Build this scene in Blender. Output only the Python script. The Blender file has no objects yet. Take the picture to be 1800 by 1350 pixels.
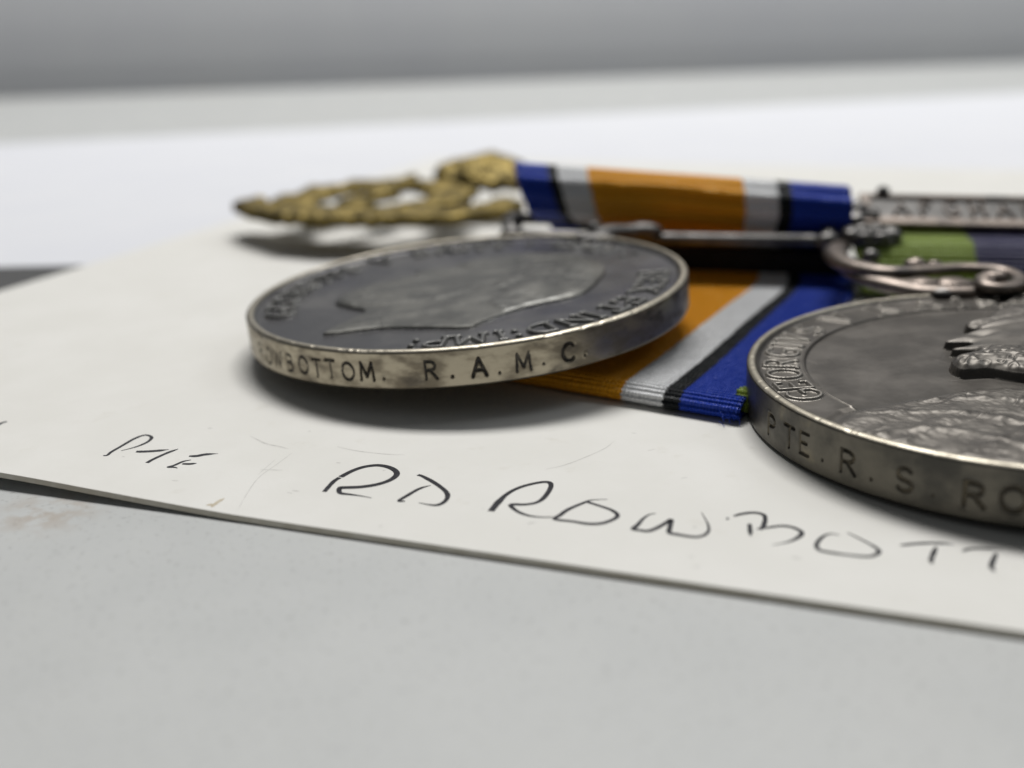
import bpy, math, random
import numpy as np
from mathutils import Matrix, Vector

S = 0.001                                   # everything below is written in millimetres
sc = bpy.context.scene
col = sc.collection
rnd = random.Random(7)
nrs = np.random.RandomState(11)

# ------------------------------------------------------------------ camera
PITCH, ROLL, FPX, CAMH = math.radians(18.666), math.radians(1.5), 1900.0, 25.75
cam = bpy.data.cameras.new('camera')
cam.sensor_width = 36.0
cam.lens = 36.0 * FPX / 1800.0
cam.clip_start, cam.clip_end = 0.004, 20
cam.dof.use_dof = True
cam.dof.focus_distance = 67 * S
cam.dof.aperture_fstop = cam.lens / 1.6     # a 1.6 mm wide aperture
cam.dof.aperture_blades = 0
co = bpy.data.objects.new('camera', cam)
col.objects.link(co)
fw = Vector((0, math.cos(PITCH), -math.sin(PITCH)))
rt = Vector((1, 0, 0))
dn = fw.cross(rt)
r2 = rt * math.cos(ROLL) + dn * math.sin(ROLL)
d2 = -rt * math.sin(ROLL) + dn * math.cos(ROLL)
M = Matrix((r2, -d2, -fw)).transposed().to_4x4()
M.translation = Vector((0, 0, CAMH * S))
co.matrix_world = M
sc.camera = co

# ------------------------------------------------------------------ light
w = bpy.data.worlds.new('World')
sc.world = w
w.use_nodes = True
bg = w.node_tree.nodes['Background']
bg.inputs[0].default_value = (0.93, 0.97, 1.0, 1)
bg.inputs[1].default_value = 0.075
def area(name, loc, target, size, watts, colour):
    l = bpy.data.lights.new(name, 'AREA')
    l.shape, l.size, l.size_y = 'RECTANGLE', size[0], size[1]
    l.energy, l.color = watts, colour
    o = bpy.data.objects.new(name, l)
    col.objects.link(o)
    o.location = loc
    o.rotation_euler = (Vector(target) - Vector(loc)).to_track_quat('-Z', 'Y').to_euler()
area('ceiling_lamp', (0.05, 0.50, 0.80), (0.02, 0.1, 0), (0.50, 0.20), 7.9, (1, 0.985, 0.96))
area('window_light', (0.70, 0.36, 0.75), (0.10, 0.6, 0.05), (0.4, 0.4), 1.3, (0.93, 0.97, 1))
sc.view_settings.view_transform = 'Standard'
sc.view_settings.look = 'None'
sc.view_settings.exposure = 0
sc.view_settings.gamma = 1
sc.cycles.max_bounces = 8

# ------------------------------------------------------------------ materials
def material(name, base, rough=0.5, metal=0.0, base2=None, scale=300, detail=5, mix=(0.35, 0.7),
             rough2=None, bump=0.0, bump_scale=2000, stretch=(1, 1, 1), spec=0.5, sheen=0.0, base3=None, scale3=90, mix3=(0.55, 0.75)):
    m = bpy.data.materials.new(name)
    m.use_nodes = True
    nt = m.node_tree
    N, L = nt.nodes, nt.links
    b = N['Principled BSDF']
    b.inputs['Metallic'].default_value = metal
    b.inputs['Roughness'].default_value = rough
    b.inputs['Specular IOR Level'].default_value = spec
    b.inputs['Base Color'].default_value = (*base, 1)
    if sheen:
        b.inputs['Sheen Weight'].default_value = sheen
    tc = N.new('ShaderNodeTexCoord')
    mp = N.new('ShaderNodeMapping')
    mp.inputs['Scale'].default_value = stretch
    L.new(tc.outputs['Object'], mp.inputs[0])
    def noise(s, d, rr=0.6):
        n = N.new('ShaderNodeTexNoise')
        n.inputs['Scale'].default_value = s
        n.inputs['Detail'].default_value = d
        n.inputs['Roughness'].default_value = rr
        L.new(mp.outputs[0], n.inputs['Vector'])
        return n.outputs['Fac']
    def ramp(src, lo, hi):
        r = N.new('ShaderNodeMapRange')
        r.interpolation_type = 'SMOOTHSTEP'
        r.inputs[1].default_value, r.inputs[2].default_value = lo, hi
        L.new(src, r.inputs[0])
        return r.outputs[0]
    if base2:
        f = ramp(noise(scale, detail), *mix)
        mx = N.new('ShaderNodeMix')
        mx.data_type = 'RGBA'
        mx.inputs['A'].default_value = (*base, 1)
        mx.inputs['B'].default_value = (*base2, 1)
        L.new(f, mx.inputs['Factor'])
        out = mx.outputs['Result']
        if base3:
            f3 = ramp(noise(scale3, 4), *mix3)
            m3 = N.new('ShaderNodeMix')
            m3.data_type = 'RGBA'
            L.new(f3, m3.inputs['Factor'])
            L.new(out, m3.inputs['A'])
            m3.inputs['B'].default_value = (*base3, 1)
            out = m3.outputs['Result']
        L.new(out, b.inputs['Base Color'])
        if rough2 is not None:
            rr = N.new('ShaderNodeMapRange')
            rr.inputs[3].default_value, rr.inputs[4].default_value = rough, rough2
            L.new(f, rr.inputs[0])
            L.new(rr.outputs[0], b.inputs['Roughness'])
    if bump:
        bp = N.new('ShaderNodeBump')
        bp.inputs['Strength'].default_value = 1
        bp.inputs['Distance'].default_value = bump * S
        L.new(noise(bump_scale, 4), bp.inputs['Height'])
        L.new(bp.outputs[0], b.inputs['Normal'])
    return m

MAT = {}
MAT['table'] = material('grey_laminate', (0.515, 0.527, 0.522), 0.5, base2=(0.55, 0.56, 0.553), scale=95, detail=7, mix=(0.3, 0.7), rough2=0.58, bump=0.014, bump_scale=1500, base3=(0.535, 0.535, 0.515), scale3=28, mix3=(0.5, 0.8))
nt = MAT['table'].node_tree
N, L = nt.nodes, nt.links
bs = N['Principled BSDF']
src = bs.inputs['Base Color'].links[0].from_socket
tcn = N.new('ShaderNodeTexCoord')
def tnoise(s_, d_):
    q = N.new('ShaderNodeTexNoise'); q.inputs['Scale'].default_value = s_; q.inputs['Detail'].default_value = d_
    L.new(tcn.outputs['Object'], q.inputs['Vector']); return q.outputs['Fac']
def mrange(x, a, b):
    q = N.new('ShaderNodeMapRange'); q.interpolation_type = 'SMOOTHSTEP'
    q.inputs[1].default_value, q.inputs[2].default_value = a, b; L.new(x, q.inputs[0]); return q.outputs[0]
def mul(a, b):
    q = N.new('ShaderNodeMath'); q.operation = 'MULTIPLY'; L.new(a, q.inputs[0])
    if isinstance(b, float): q.inputs[1].default_value = b
    else: L.new(b, q.inputs[1])
    return q.outputs[0]
def over(a, f, c):
    q = N.new('ShaderNodeMix'); q.data_type = 'RGBA'; L.new(f, q.inputs['Factor']); L.new(a, q.inputs['A']); q.inputs['B'].default_value = (*c, 1); return q.outputs['Result']
src = over(src, mul(mrange(tnoise(2600, 3), .58, .70), .6), (.37, .375, .37))      # fine dark grain
src = over(src, mul(mrange(tnoise(900, 2), .70, .78), .5), (.30, .30, .29))          # specks
dv_ = N.new('ShaderNodeVectorMath'); dv_.operation = 'DISTANCE'
L.new(tcn.outputs['Object'], dv_.inputs[0]); dv_.inputs[1].default_value = (-.0268, .0565, -.0006)
src = over(src, mul(mul(mrange(dv_.outputs['Value'], .0042, .0006), mrange(tnoise(900, 5), .40, .62)), .7), (.42, .365, .31))   # old brown stain
L.new(src, bs.inputs['Base Color'])
MAT['wall'] = material('grey_backboard', (0.46, 0.47, 0.495), 0.8, base2=(0.49, 0.50, 0.515), scale=12)
MAT['sheet'] = material('blue_white_paper', (0.73, 0.742, 0.785), 0.8, base2=(0.755, 0.765, 0.80), scale=40, spec=0.2)
MAT['mat'] = material('dark_grey_mat', (0.055, 0.056, 0.058), 0.75, base2=(0.08, 0.08, 0.08), scale=400)
MAT['card'] = material('cream_card', (0.775, 0.765, 0.725), 0.55, base2=(0.81, 0.80, 0.765), scale=120, detail=6, bump=0.008, bump_scale=2500, spec=0.25, base3=(0.735, 0.72, 0.67), scale3=420, mix3=(0.60, 0.80))
MAT['card_edge'] = material('card_cut_edge', (0.805, 0.747, 0.621), 0.8, base2=(0.920, 0.874, 0.759), scale=900)
MAT['ink'] = material('black_ballpoint_ink', (0.018, 0.018, 0.024), 0.35, base2=(0.05, 0.05, 0.06), scale=2500, detail=3, mix=(0.5, 0.7))
MAT['ink_pale'] = material('pale_scuff', (0.55, 0.54, 0.51), 0.6, base2=(0.69, 0.68, 0.645), scale=1500, mix=(0.3, 0.6))
MAT['brown'] = material('brown_speck', (0.45, 0.36, 0.22), 0.7, base2=(0.62, 0.57, 0.47), scale=1500)
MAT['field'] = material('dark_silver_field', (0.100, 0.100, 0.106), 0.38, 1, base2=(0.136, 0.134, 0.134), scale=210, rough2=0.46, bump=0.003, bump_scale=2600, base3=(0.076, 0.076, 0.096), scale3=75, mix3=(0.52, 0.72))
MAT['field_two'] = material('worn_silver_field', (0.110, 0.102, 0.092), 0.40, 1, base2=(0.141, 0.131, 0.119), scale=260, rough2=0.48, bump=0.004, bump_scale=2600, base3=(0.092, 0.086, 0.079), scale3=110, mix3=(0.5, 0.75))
MAT['relief'] = material('silver_relief', (0.108, 0.108, 0.103), 0.42, 1, base2=(0.154, 0.152, 0.141), scale=320, rough2=0.5, bump=0.004, bump_scale=3000)
MAT['relief_two'] = material('worn_silver_relief', (0.111, 0.103, 0.094), 0.46, 1, base2=(0.160, 0.149, 0.135), scale=330, rough2=0.54, bump=0.005, bump_scale=3000)
MAT['legend'] = material('silver_letters', (0.162, 0.162, 0.157), 0.42, 1, base2=(0.212, 0.209, 0.200), scale=500)
MAT['legend_two'] = material('worn_silver_letters', (0.239, 0.224, 0.202), 0.42, 1, base2=(0.313, 0.293, 0.264), scale=500)
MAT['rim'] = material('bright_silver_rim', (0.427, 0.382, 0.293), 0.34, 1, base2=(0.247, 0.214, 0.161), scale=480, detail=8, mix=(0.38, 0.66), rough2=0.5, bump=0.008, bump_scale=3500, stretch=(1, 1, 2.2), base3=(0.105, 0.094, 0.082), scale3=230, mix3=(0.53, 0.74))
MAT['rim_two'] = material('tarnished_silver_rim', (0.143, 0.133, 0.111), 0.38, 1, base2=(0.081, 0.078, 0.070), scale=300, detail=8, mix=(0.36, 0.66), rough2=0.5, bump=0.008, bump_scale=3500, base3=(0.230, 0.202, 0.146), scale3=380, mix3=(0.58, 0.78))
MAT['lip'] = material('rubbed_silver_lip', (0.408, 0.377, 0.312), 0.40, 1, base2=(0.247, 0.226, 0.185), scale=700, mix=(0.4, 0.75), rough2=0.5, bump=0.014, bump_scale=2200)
MAT['punch'] = material('blackened_punch_marks', (0.045, 0.042, 0.04), 0.55, 0.6, base2=(0.11, 0.10, 0.085), scale=1800)
MAT['punch_two'] = material('brown_filled_punch_marks', (0.07, 0.062, 0.05), 0.5, 0.7, base2=(0.17, 0.145, 0.10), scale=1500)
MAT['silver'] = material('dull_silver', (0.15, 0.145, 0.14), 0.40, 1, base2=(0.09, 0.088, 0.086), scale=420, rough2=0.52, bump=0.008, bump_scale=2200)
MAT['silver_warm'] = material('pinkish_silver', (0.238, 0.201, 0.176), 0.40, 1, base2=(0.144, 0.127, 0.113), scale=520, rough2=0.5, bump=0.008, bump_scale=2200, base3=(0.072, 0.067, 0.066), scale3=340, mix3=(0.56, 0.74))
MAT['recess'] = material('dark_clasp_recess', (0.13, 0.127, 0.123), 0.45, 1, base2=(0.09, 0.088, 0.086), scale=500)
MAT['gap_shade'] = material('gap_shade_black', (0.012, 0.011, 0.011), 0.6, 0, base2=(0.02, 0.018, 0.017), scale=800, spec=0.2)  # near-black colour standing in for the deep shade under the ribbon roll
MAT['brass'] = material('aged_brass', (0.212, 0.160, 0.052), 0.46, 1, base2=(0.089, 0.070, 0.027), scale=330, detail=5, rough2=0.55, bump=0.04, bump_scale=900, base3=(0.287, 0.217, 0.071), scale3=420, mix3=(0.60, 0.78))

def fabric(name, c, sat=1.0):
    m = bpy.data.materials.new(name)
    m.use_nodes = True
    N, L = m.node_tree.nodes, m.node_tree.links
    b = N['Principled BSDF']
    b.inputs['Roughness'].default_value = 0.28
    b.inputs['Specular IOR Level'].default_value = 0.6
    b.inputs['Specular Tint'].default_value = (min(1, c[0] * 1.4 + .25), min(1, c[1] * 1.4 + .25), min(1, c[2] * 1.4 + .25), 1)
    b.inputs['Anisotropic'].default_value = 0.4
    uv = N.new('ShaderNodeUVMap')
    uv.uv_map = 'UVMap'
    def wave(axis, sc_, dist):
        wv = N.new('ShaderNodeTexWave')
        wv.wave_type = 'BANDS'
        wv.bands_direction = axis
        wv.inputs['Scale'].default_value = sc_
        wv.inputs['Distortion'].default_value = dist
        wv.inputs['Detail'].default_value = 1
        wv.inputs['Detail Scale'].default_value = 2
        L.new(uv.outputs[0], wv.inputs['Vector'])
        return wv.outputs['Fac']
    th = wave('Y', 1.05, 1.2)
    rb = wave('X', 0.75, 1.0)
    n = N.new('ShaderNodeTexNoise')
    n.inputs['Scale'].default_value = 3.0
    n.inputs['Detail'].default_value = 5
    L.new(uv.outputs[0], n.inputs['Vector'])
    mu = N.new('ShaderNodeMath'); mu.operation = 'ADD'
    L.new(th, mu.inputs[0]); L.new(rb, mu.inputs[1])
    m2 = N.new('ShaderNodeMath'); m2.operation = 'MULTIPLY_ADD'
    L.new(n.outputs['Fac'], m2.inputs[0]); m2.inputs[1].default_value = 0.9
    L.new(mu.outputs[0], m2.inputs[2])
    bp = N.new('ShaderNodeBump')
    bp.inputs['Strength'].default_value = 1.0
    bp.inputs['Distance'].default_value = 0.075 * S
    L.new(m2.outputs[0], bp.inputs['Height'])
    L.new(bp.outputs[0], b.inputs['Normal'])
    mx = N.new('ShaderNodeMix'); mx.data_type = 'RGBA'
    mx.inputs['A'].default_value = (c[0] * .72, c[1] * .72, c[2] * .72, 1)
    mx.inputs['B'].default_value = (c[0] * 1.12, c[1] * 1.12, c[2] * 1.12, 1)
    L.new(n.outputs['Fac'], mx.inputs['Factor'])
    L.new(mx.outputs['Result'], b.inputs['Base Color'])
    return m
MAT['r_blue'] = fabric('royal_blue_silk', (0.016, 0.052, 0.42))
MAT['r_black'] = fabric('black_silk', (0.012, 0.014, 0.016))
MAT['r_white'] = fabric('white_silk', (0.86, 0.87, 0.885))
MAT['r_orange'] = fabric('orange_silk', (0.86, 0.36, 0.015))
MAT['r_green'] = fabric('green_silk', (0.21, 0.285, 0.05))
MAT['r_navy'] = fabric('navy_silk', (0.036, 0.034, 0.085))

# ------------------------------------------------------------------ helpers
def thing(name, label, cat, base, group=None):
    o = bpy.data.objects.new(name, None)
    o.empty_display_size = 0.002
    col.objects.link(o)
    o.location = [c * S for c in base]
    o['label'], o['category'] = label, cat
    if group:
        o['group'] = group
    o['base'] = list(base)
    return o

def mesh(name, V, F, mats, parent=None, smooth=True, normals=None, matidx=None, uv=None, label=None, kind=None):
    """V in world millimetres (array n x 3), F list/array of faces."""
    V = np.asarray(V, float)
    if parent is not None:
        V = V - np.array(parent['base'][:])
    me = bpy.data.meshes.new(name)
    if isinstance(F, np.ndarray):
        n, k = F.shape
        me.vertices.add(len(V)); me.loops.add(n * k); me.polygons.add(n)
        me.vertices.foreach_set('co', (V * S).astype(np.float32).ravel())
        me.loops.foreach_set('vertex_index', F.astype(np.int32).ravel())
        me.polygons.foreach_set('loop_start', np.arange(0, n * k, k, dtype=np.int32))
        me.polygons.foreach_set('loop_total', np.full(n, k, dtype=np.int32))
        me.update(calc_edges=True)
    else:
        me.from_pydata([tuple(v) for v in V * S], [], [tuple(f) for f in F])
    me.validate(clean_customdata=False)
    for m in (mats if isinstance(mats, (list, tuple)) else [mats]):
        me.materials.append(m)
    if smooth:
        me.polygons.foreach_set('use_smooth', np.ones(len(me.polygons), bool))
    if matidx is not None:
        me.polygons.foreach_set('material_index', np.asarray(matidx, np.int32))
    if uv is not None:
        l = me.uv_layers.new(name='UVMap')
        li = np.zeros(len(me.loops), np.int32)
        me.loops.foreach_get('vertex_index', li)
        l.data.foreach_set('uv', np.asarray(uv, np.float32)[li].ravel())
    if normals is not None:
        me.normals_split_custom_set_from_vertices([tuple(q) for q in normals])
    o = bpy.data.objects.new(name, me)
    col.objects.link(o)
    if parent is not None:
        o.parent = parent
    if label:
        o['label'] = label
    if kind:
        o['kind'] = kind
    return o

def grid_faces(n, m, wrap=False):
    i = np.arange(n - 1)[:, None]; j = np.arange(m if wrap else m - 1)[None, :]
    a = i * m + j; b = i * m + (j + 1) % m
    return np.stack([a, b, b + m, a + m], -1).reshape(-1, 4)

def smooth01(x):
    x = np.clip(x, 0, 1)
    return x * x * (3 - 2 * x)

def vnoise(x, y, seed=0):
    """value noise, period free"""
    x = np.asarray(x, float); y = np.asarray(y, float)
    xi, yi = np.floor(x).astype(np.int64), np.floor(y).astype(np.int64)
    fx, fy = x - xi, y - yi
    fx, fy = fx * fx * (3 - 2 * fx), fy * fy * (3 - 2 * fy)
    def h(a, b):
        q = np.sin(a * 127.1 + b * 311.7 + seed * 74.7) * 43758.5453
        return q - np.floor(q)
    return (h(xi, yi) * (1 - fx) + h(xi + 1, yi) * fx) * (1 - fy) + (h(xi, yi + 1) * (1 - fx) + h(xi + 1, yi + 1) * fx) * fy

def fbm(x, y, seed=0, o=4):
    s, a, t = 0, 1, 0
    for k in range(o):
        s = s + a * vnoise(x * 2 ** k, y * 2 ** k, seed + k); t += a; a *= .5
    return s / t

def catmull(P, n=12, closed=False):
    P = np.asarray(P, float)
    if closed:
        Q = np.vstack([P[-1:], P, P[:2]])
    else:
        Q = np.vstack([2 * P[:1] - P[1:2], P, 2 * P[-1:] - P[-2:-1]])
    out = []
    t = np.linspace(0, 1, n, endpoint=False)[:, None]
    for i in range(1, len(Q) - 2):
        a, b, c, d = Q[i - 1], Q[i], Q[i + 1], Q[i + 2]
        out.append(.5 * (2 * b + (c - a) * t + (2 * a - 5 * b + 4 * c - d) * t ** 2 + (3 * b - 3 * c + d - a) * t ** 3))
    if not closed:
        out.append(P[-1:])
    return np.vstack(out)

def tube(path, rad, seg=10, flat=1.0, up=(0, 0, 1)):
    """round (or flattened) bar along a path; rad scalar or per point"""
    P = np.asarray(path, float); n = len(P)
    rad = np.broadcast_to(np.asarray(rad, float), (n,))
    T = np.gradient(P, axis=0); T /= np.linalg.norm(T, axis=1)[:, None] + 1e-12
    U = np.array(up, float) - T * (T @ np.array(up, float))[:, None]
    U /= np.linalg.norm(U, axis=1)[:, None] + 1e-9
    B = np.cross(T, U)
    a = np.linspace(0, 2 * np.pi, seg, endpoint=False)
    V = P[:, None] + rad[:, None, None] * (np.cos(a)[None, :, None] * B[:, None] + flat * np.sin(a)[None, :, None] * U[:, None])
    V = V.reshape(-1, 3)
    F = [tuple(f) for f in grid_faces(n, seg, True)]
    F.append(tuple(range(seg))[::-1]); F.append(tuple(range((n - 1) * seg, n * seg)))
    return V, F

def blob(c, r, seg=14, rings=9, bump=0.0, seed=0):
    r = np.broadcast_to(np.asarray(r, float), (3,))
    ph = np.linspace(0.02, np.pi - .02, rings); a = np.linspace(0, 2 * np.pi, seg, endpoint=False)
    V = np.stack([np.sin(ph)[:, None] * np.cos(a), np.sin(ph)[:, None] * np.sin(a), np.cos(ph)[:, None] + 0 * a], -1)
    k = 1 + bump * (vnoise(V[..., 0] * 3 + 9, V[..., 1] * 3 + V[..., 2] * 2, seed) - .5)
    V = (V * k[..., None] * r + np.array(c)).reshape(-1, 3)
    F = [tuple(f) for f in grid_faces(rings, seg, True)]
    F.append(tuple(range(seg))[::-1]); F.append(tuple(range((rings - 1) * seg, rings * seg)))
    return V, F

def join(*parts):
    V, F, k = [], [], 0
    for v, f in parts:
        V.append(np.asarray(v)); F += [tuple(int(i) + k for i in q) for q in f]; k += len(v)
    return np.vstack(V), F

def box(c, half, axes=np.eye(3), bev=0.12):
    """bevelled box: 24-vertex chamfer"""
    h = np.array(half, float); b = bev
    V, idx = [], {}
    for sx in (-1, 1):
        for sy in (-1, 1):
            for sz in (-1, 1):
                s = np.array((sx, sy, sz))
                for k in range(3):
                    p = s * (h - b); p[k] = s[k] * h[k]
                    idx[(sx, sy, sz, k)] = len(V); V.append(p)
    F = []
    for k in range(3):
        i, j = (k + 1) % 3, (k + 2) % 3
        for s in (-1, 1):
            q = []
            for a, d in ((-1, -1), (1, -1), (1, 1), (-1, 1)):
                t = [0, 0, 0]; t[k] = s; t[i] = a; t[j] = d; q.append(idx[(*t, k)])
            F.append(q if s > 0 else q[::-1])
    for k in range(3):                      # edges along axis k
        i, j = (k + 1) % 3, (k + 2) % 3
        for a in (-1, 1):
            for d in (-1, 1):
                t0 = [0, 0, 0]; t1 = [0, 0, 0]; t0[k] = -1; t1[k] = 1
                t0[i] = t1[i] = a; t0[j] = t1[j] = d
                F.append([idx[(*t0, i)], idx[(*t1, i)], idx[(*t1, j)], idx[(*t0, j)]])
    for sx in (-1, 1):
        for sy in (-1, 1):
            for sz in (-1, 1):
                F.append([idx[(sx, sy, sz, k)] for k in range(3)])
    return np.array(V) @ np.array(axes) + np.array(c), F

def fix_normals(o):
    import bmesh
    bm = bmesh.new(); bm.from_mesh(o.data)
    bmesh.ops.recalc_face_normals(bm, faces=bm.faces[:])
    bm.to_mesh(o.data); bm.free()
    return o

# ---- stroke alphabet: every glyph is a list of polylines in a box one unit high
def arc(cx, cy, rx, ry, a0, a1, n=9):
    t = np.radians(np.linspace(a0, a1, n))
    return [(cx + rx * math.cos(q), cy + ry * math.sin(q)) for q in t]
G = {
 'A': (.74, [[(0, 0), (.37, 1), (.74, 0)], [(.13, .34), (.61, .34)]]),
 'B': (.56, [[(0, 0), (0, 1)], [(0, 1), (.28, 1)] + arc(.28, .77, .24, .23, 90, -90) + [(0, .54)], [(.28, .54)] + arc(.28, .27, .28, .27, 90, -90) + [(0, 0)]]),
 'C': (.66, [arc(.38, .5, .38, .5, 48, 312, 15)]),
 'D': (.66, [[(0, 0), (0, 1), (.2, 1)] + arc(.22, .5, .44, .5, 90, -90, 13) + [(0, 0)]]),
 'E': (.5, [[(.5, 1), (0, 1), (0, 0), (.5, 0)], [(0, .53), (.4, .53)]]),
 'F': (.5, [[(.5, 1), (0, 1), (0, 0)], [(0, .53), (.4, .53)]]),
 'G': (.7, [arc(.38, .5, .38, .5, 50, 300, 15) + [(.68, .14), (.68, .46), (.44, .46)]]),
 'H': (.64, [[(0, 0), (0, 1)], [(.64, 0), (.64, 1)], [(0, .52), (.64, .52)]]),
 'I': (.12, [[(.06, 0), (.06, 1)]]),
 'K': (.62, [[(0, 0), (0, 1)], [(.58, 1), (0, .42)], [(.2, .58), (.62, 0)]]),
 'M': (.78, [[(0, 0), (.06, 1), (.39, .2), (.72, 1), (.78, 0)]]),
 'N': (.66, [[(0, 0), (0, 1), (.66, 0), (.66, 1)]]),
 'O': (.74, [arc(.37, .5, .37, .5, 0, 360, 21)]),
 'P': (.54, [[(0, 0), (0, 1), (.26, 1)] + arc(.26, .74, .28, .26, 90, -90) + [(0, .48)]]),
 'R': (.6, [[(0, 0), (0, 1), (.28, 1)] + arc(.28, .75, .26, .25, 90, -90) + [(0, .5)], [(.26, .5), (.6, 0)]]),
 'S': (.54, [arc(.27, .74, .25, .26, 35, 270, 11) + arc(.27, .24, .27, .24, 90, -145, 11)]),
 'T': (.62, [[(0, 1), (.62, 1)], [(.31, 1), (.31, 0)]]),
 'V': (.7, [[(0, 1), (.35, 0), (.7, 1)]]),
 'W': (.95, [[(0, 1), (.24, 0), (.475, .85), (.71, 0), (.95, 1)]]),
 'X': (.66, [[(0, 0), (.64, 1)], [(.02, 1), (.66, 0)]]),
 '.': (.1, [[(.05, .1), (.051, .1)]]),
 ':': (.1, [[(.05, .22), (.051, .22)], [(.05, .78), (.051, .78)]]),
 '-': (.3, [[(0, .45), (.3, .45)]]),
}
def glyph(ch, serif=0.0):
    wd, st = G[ch]
    st = [list(map(tuple, q)) for q in st]
    if serif:
        ex = []
        for q in st:
            for (p, nx) in ((q[0], q[1]), (q[-1], q[-2])):
                if p[1] in (0, 1) and abs(nx[1] - p[1]) > .3:
                    ex.append([(p[0] - serif, p[1]), (p[0] + serif, p[1])])
        if ch == 'E' or ch == 'T' or ch == 'F':
            for q in st:
                for p in (q[0], q[-1]):
                    if p[1] in (0, 1) and not (ch == 'T' and abs(p[0] - .31) < .01):
                        ex.append([p, (p[0], p[1] + (.2 if p[1] == 0 else -.2))])
        st += ex
    return wd, st

def seg_dist(X, Y, pl):
    d = np.full(X.shape, 1e9)
    for (ax, ay), (bx, by) in zip(pl[:-1], pl[1:]):
        dx, dy = bx - ax, by - ay
        t = np.clip(((X - ax) * dx + (Y - ay) * dy) / (dx * dx + dy * dy + 1e-12), 0, 1)
        d = np.minimum(d, np.hypot(X - ax - t * dx, Y - ay - t * dy))
    return d

def poly_sd(X, Y, P):
    """signed distance to a polygon, positive inside"""
    P = np.asarray(P, float)
    d = seg_dist(X, Y, np.vstack([P, P[:1]]))
    ins = np.zeros(X.shape, bool)
    for (ax, ay), (bx, by) in zip(P, np.roll(P, -1, 0)):
        if ay != by:
            ins ^= ((ay > Y) != (by > Y)) & (X < (bx - ax) * (Y - ay) / (by - ay) + ax)
    return np.where(ins, d, -d)

# ------------------------------------------------------------------ the setting
def slab(name, poly, z0, z1, m, side=None, **k):
    n = len(poly)
    V = [(x, y, z1) for x, y in poly] + [(x, y, z0) for x, y in poly]
    F = [tuple(range(n)), tuple(range(2 * n - 1, n - 1, -1))] + [(i, n + i, n + (i + 1) % n, (i + 1) % n) for i in range(n)]
    return mesh(name, V, F, [m, side or m], smooth=False, matidx=[0, 1] + [1] * n, **k)

t = slab('table', [(-900, -500), (1100, -500), (1100, 900), (-900, 900)], -20, -0.37, MAT['table'])
t['kind'] = 'structure'
# backboard behind the table: upright at its foot, leaning back as it rises
prof = [(0, -0.366), (0, 3), (1.5, 14), (6, 30), (14, 48), (26, 66), (45, 88), (80, 115), (140, 150), (230, 190), (330, 225), (330, -0.366)]
wl, wr = np.array([-900.0, 345.0]), np.array([1000.0, 668.0])
dd = (wr - wl) / np.linalg.norm(wr - wl); nn = np.array([-dd[1], dd[0]])
V = []
for e in (wl, wr):
    for a, z in prof:
        q = e + nn * a; V.append((q[0], q[1], z))
prof = [prof[0]] + [tuple(q) for q in catmull(prof[1:-1], 6)] + [prof[-1]]
V = [(e[0] + nn[0] * a, e[1] + nn[1] * a, z) for e in (wl, wr) for a, z in prof]
n = len(prof)
F = [(i, n + i, n + (i + 1) % n, (i + 1) % n) for i in range(n)] + [tuple(range(n)), tuple(range(2 * n - 1, n - 1, -1))]
wall = fix_normals(mesh('wall', V, F, MAT['wall'], smooth=False))
wall['kind'] = 'structure'

mt = slab('desk_mat', [(-150, 100), (-45, 100), (-45, 132), (-150, 138)], -0.368, -0.35, MAT['mat'])
mt['label'] = 'dark grey mat edge peeking out between white sheet and cream card'; mt['category'] = 'mat'
sh = slab('paper_sheet', [(-150, 127.0), (20, 123), (330, 138), (175, 353), (-140, 266.7)], -0.344, -0.30, MAT['sheet'])
sh['label'] = 'bluish white paper sheet lying flat behind the cream card'; sh['category'] = 'paper'

# ------------------------------------------------------------------ cream card with handwriting
ea, eb = np.array([.938, -.347]), np.array([.347, .938])
def lift(a, b):
    """the near left corner of the card curls up off the table"""
    s = smooth01((-31.0 - a) / 24.0)
    return 0.62 * s * np.exp(-np.maximum(b - 45.9, 0) / 20.0)
card = thing('index_card', 'cream card with handwritten name under the medals, near corner curling up', 'card', (-20, 90, -0.35))
A_ = np.linspace(-88.4, 60, 120); B_ = 45.9 + (198 - 45.9) * np.linspace(0, 1, 90) ** 1.7
AA, BB = np.meshgrid(A_, B_, indexing='ij')
na, nb = AA.shape
edge = np.zeros((na, nb)); edge[:, 0] = 1
XY = AA[..., None] * ea + (BB + edge * 0.035 * (fbm(AA * .5, BB * 0, 3) - .5))[..., None] * eb
ZT = lift(AA, BB)
top = np.dstack([XY, ZT]).reshape(-1, 3)
bot = np.dstack([XY - edge[..., None] * .13 * eb, ZT - 0.27]).reshape(-1, 3)
F = [tuple(f) for f in grid_faces(na, nb)]
nt_ = na * nb
F = [f[::-1] for f in F]
Fb = [tuple(i + nt_ for i in f[::-1]) for f in F]
per = [i * nb for i in range(na)] + [(na - 1) * nb + j for j in range(1, nb)] + [i * nb + nb - 1 for i in range(na - 2, -1, -1)] + [j for j in range(nb - 2, 0, -1)]
Fs = [(per[i], per[(i + 1) % len(per)], per[(i + 1) % len(per)] + nt_, per[i] + nt_) for i in range(len(per))]
cd = mesh('card_stock', np.vstack([top, bot]), F + Fb + Fs, [MAT['card'], MAT['card_edge']], card, smooth=False, matidx=[0] * (len(F) * 2) + [1] * len(Fs))
fix_normals(cd)

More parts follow.
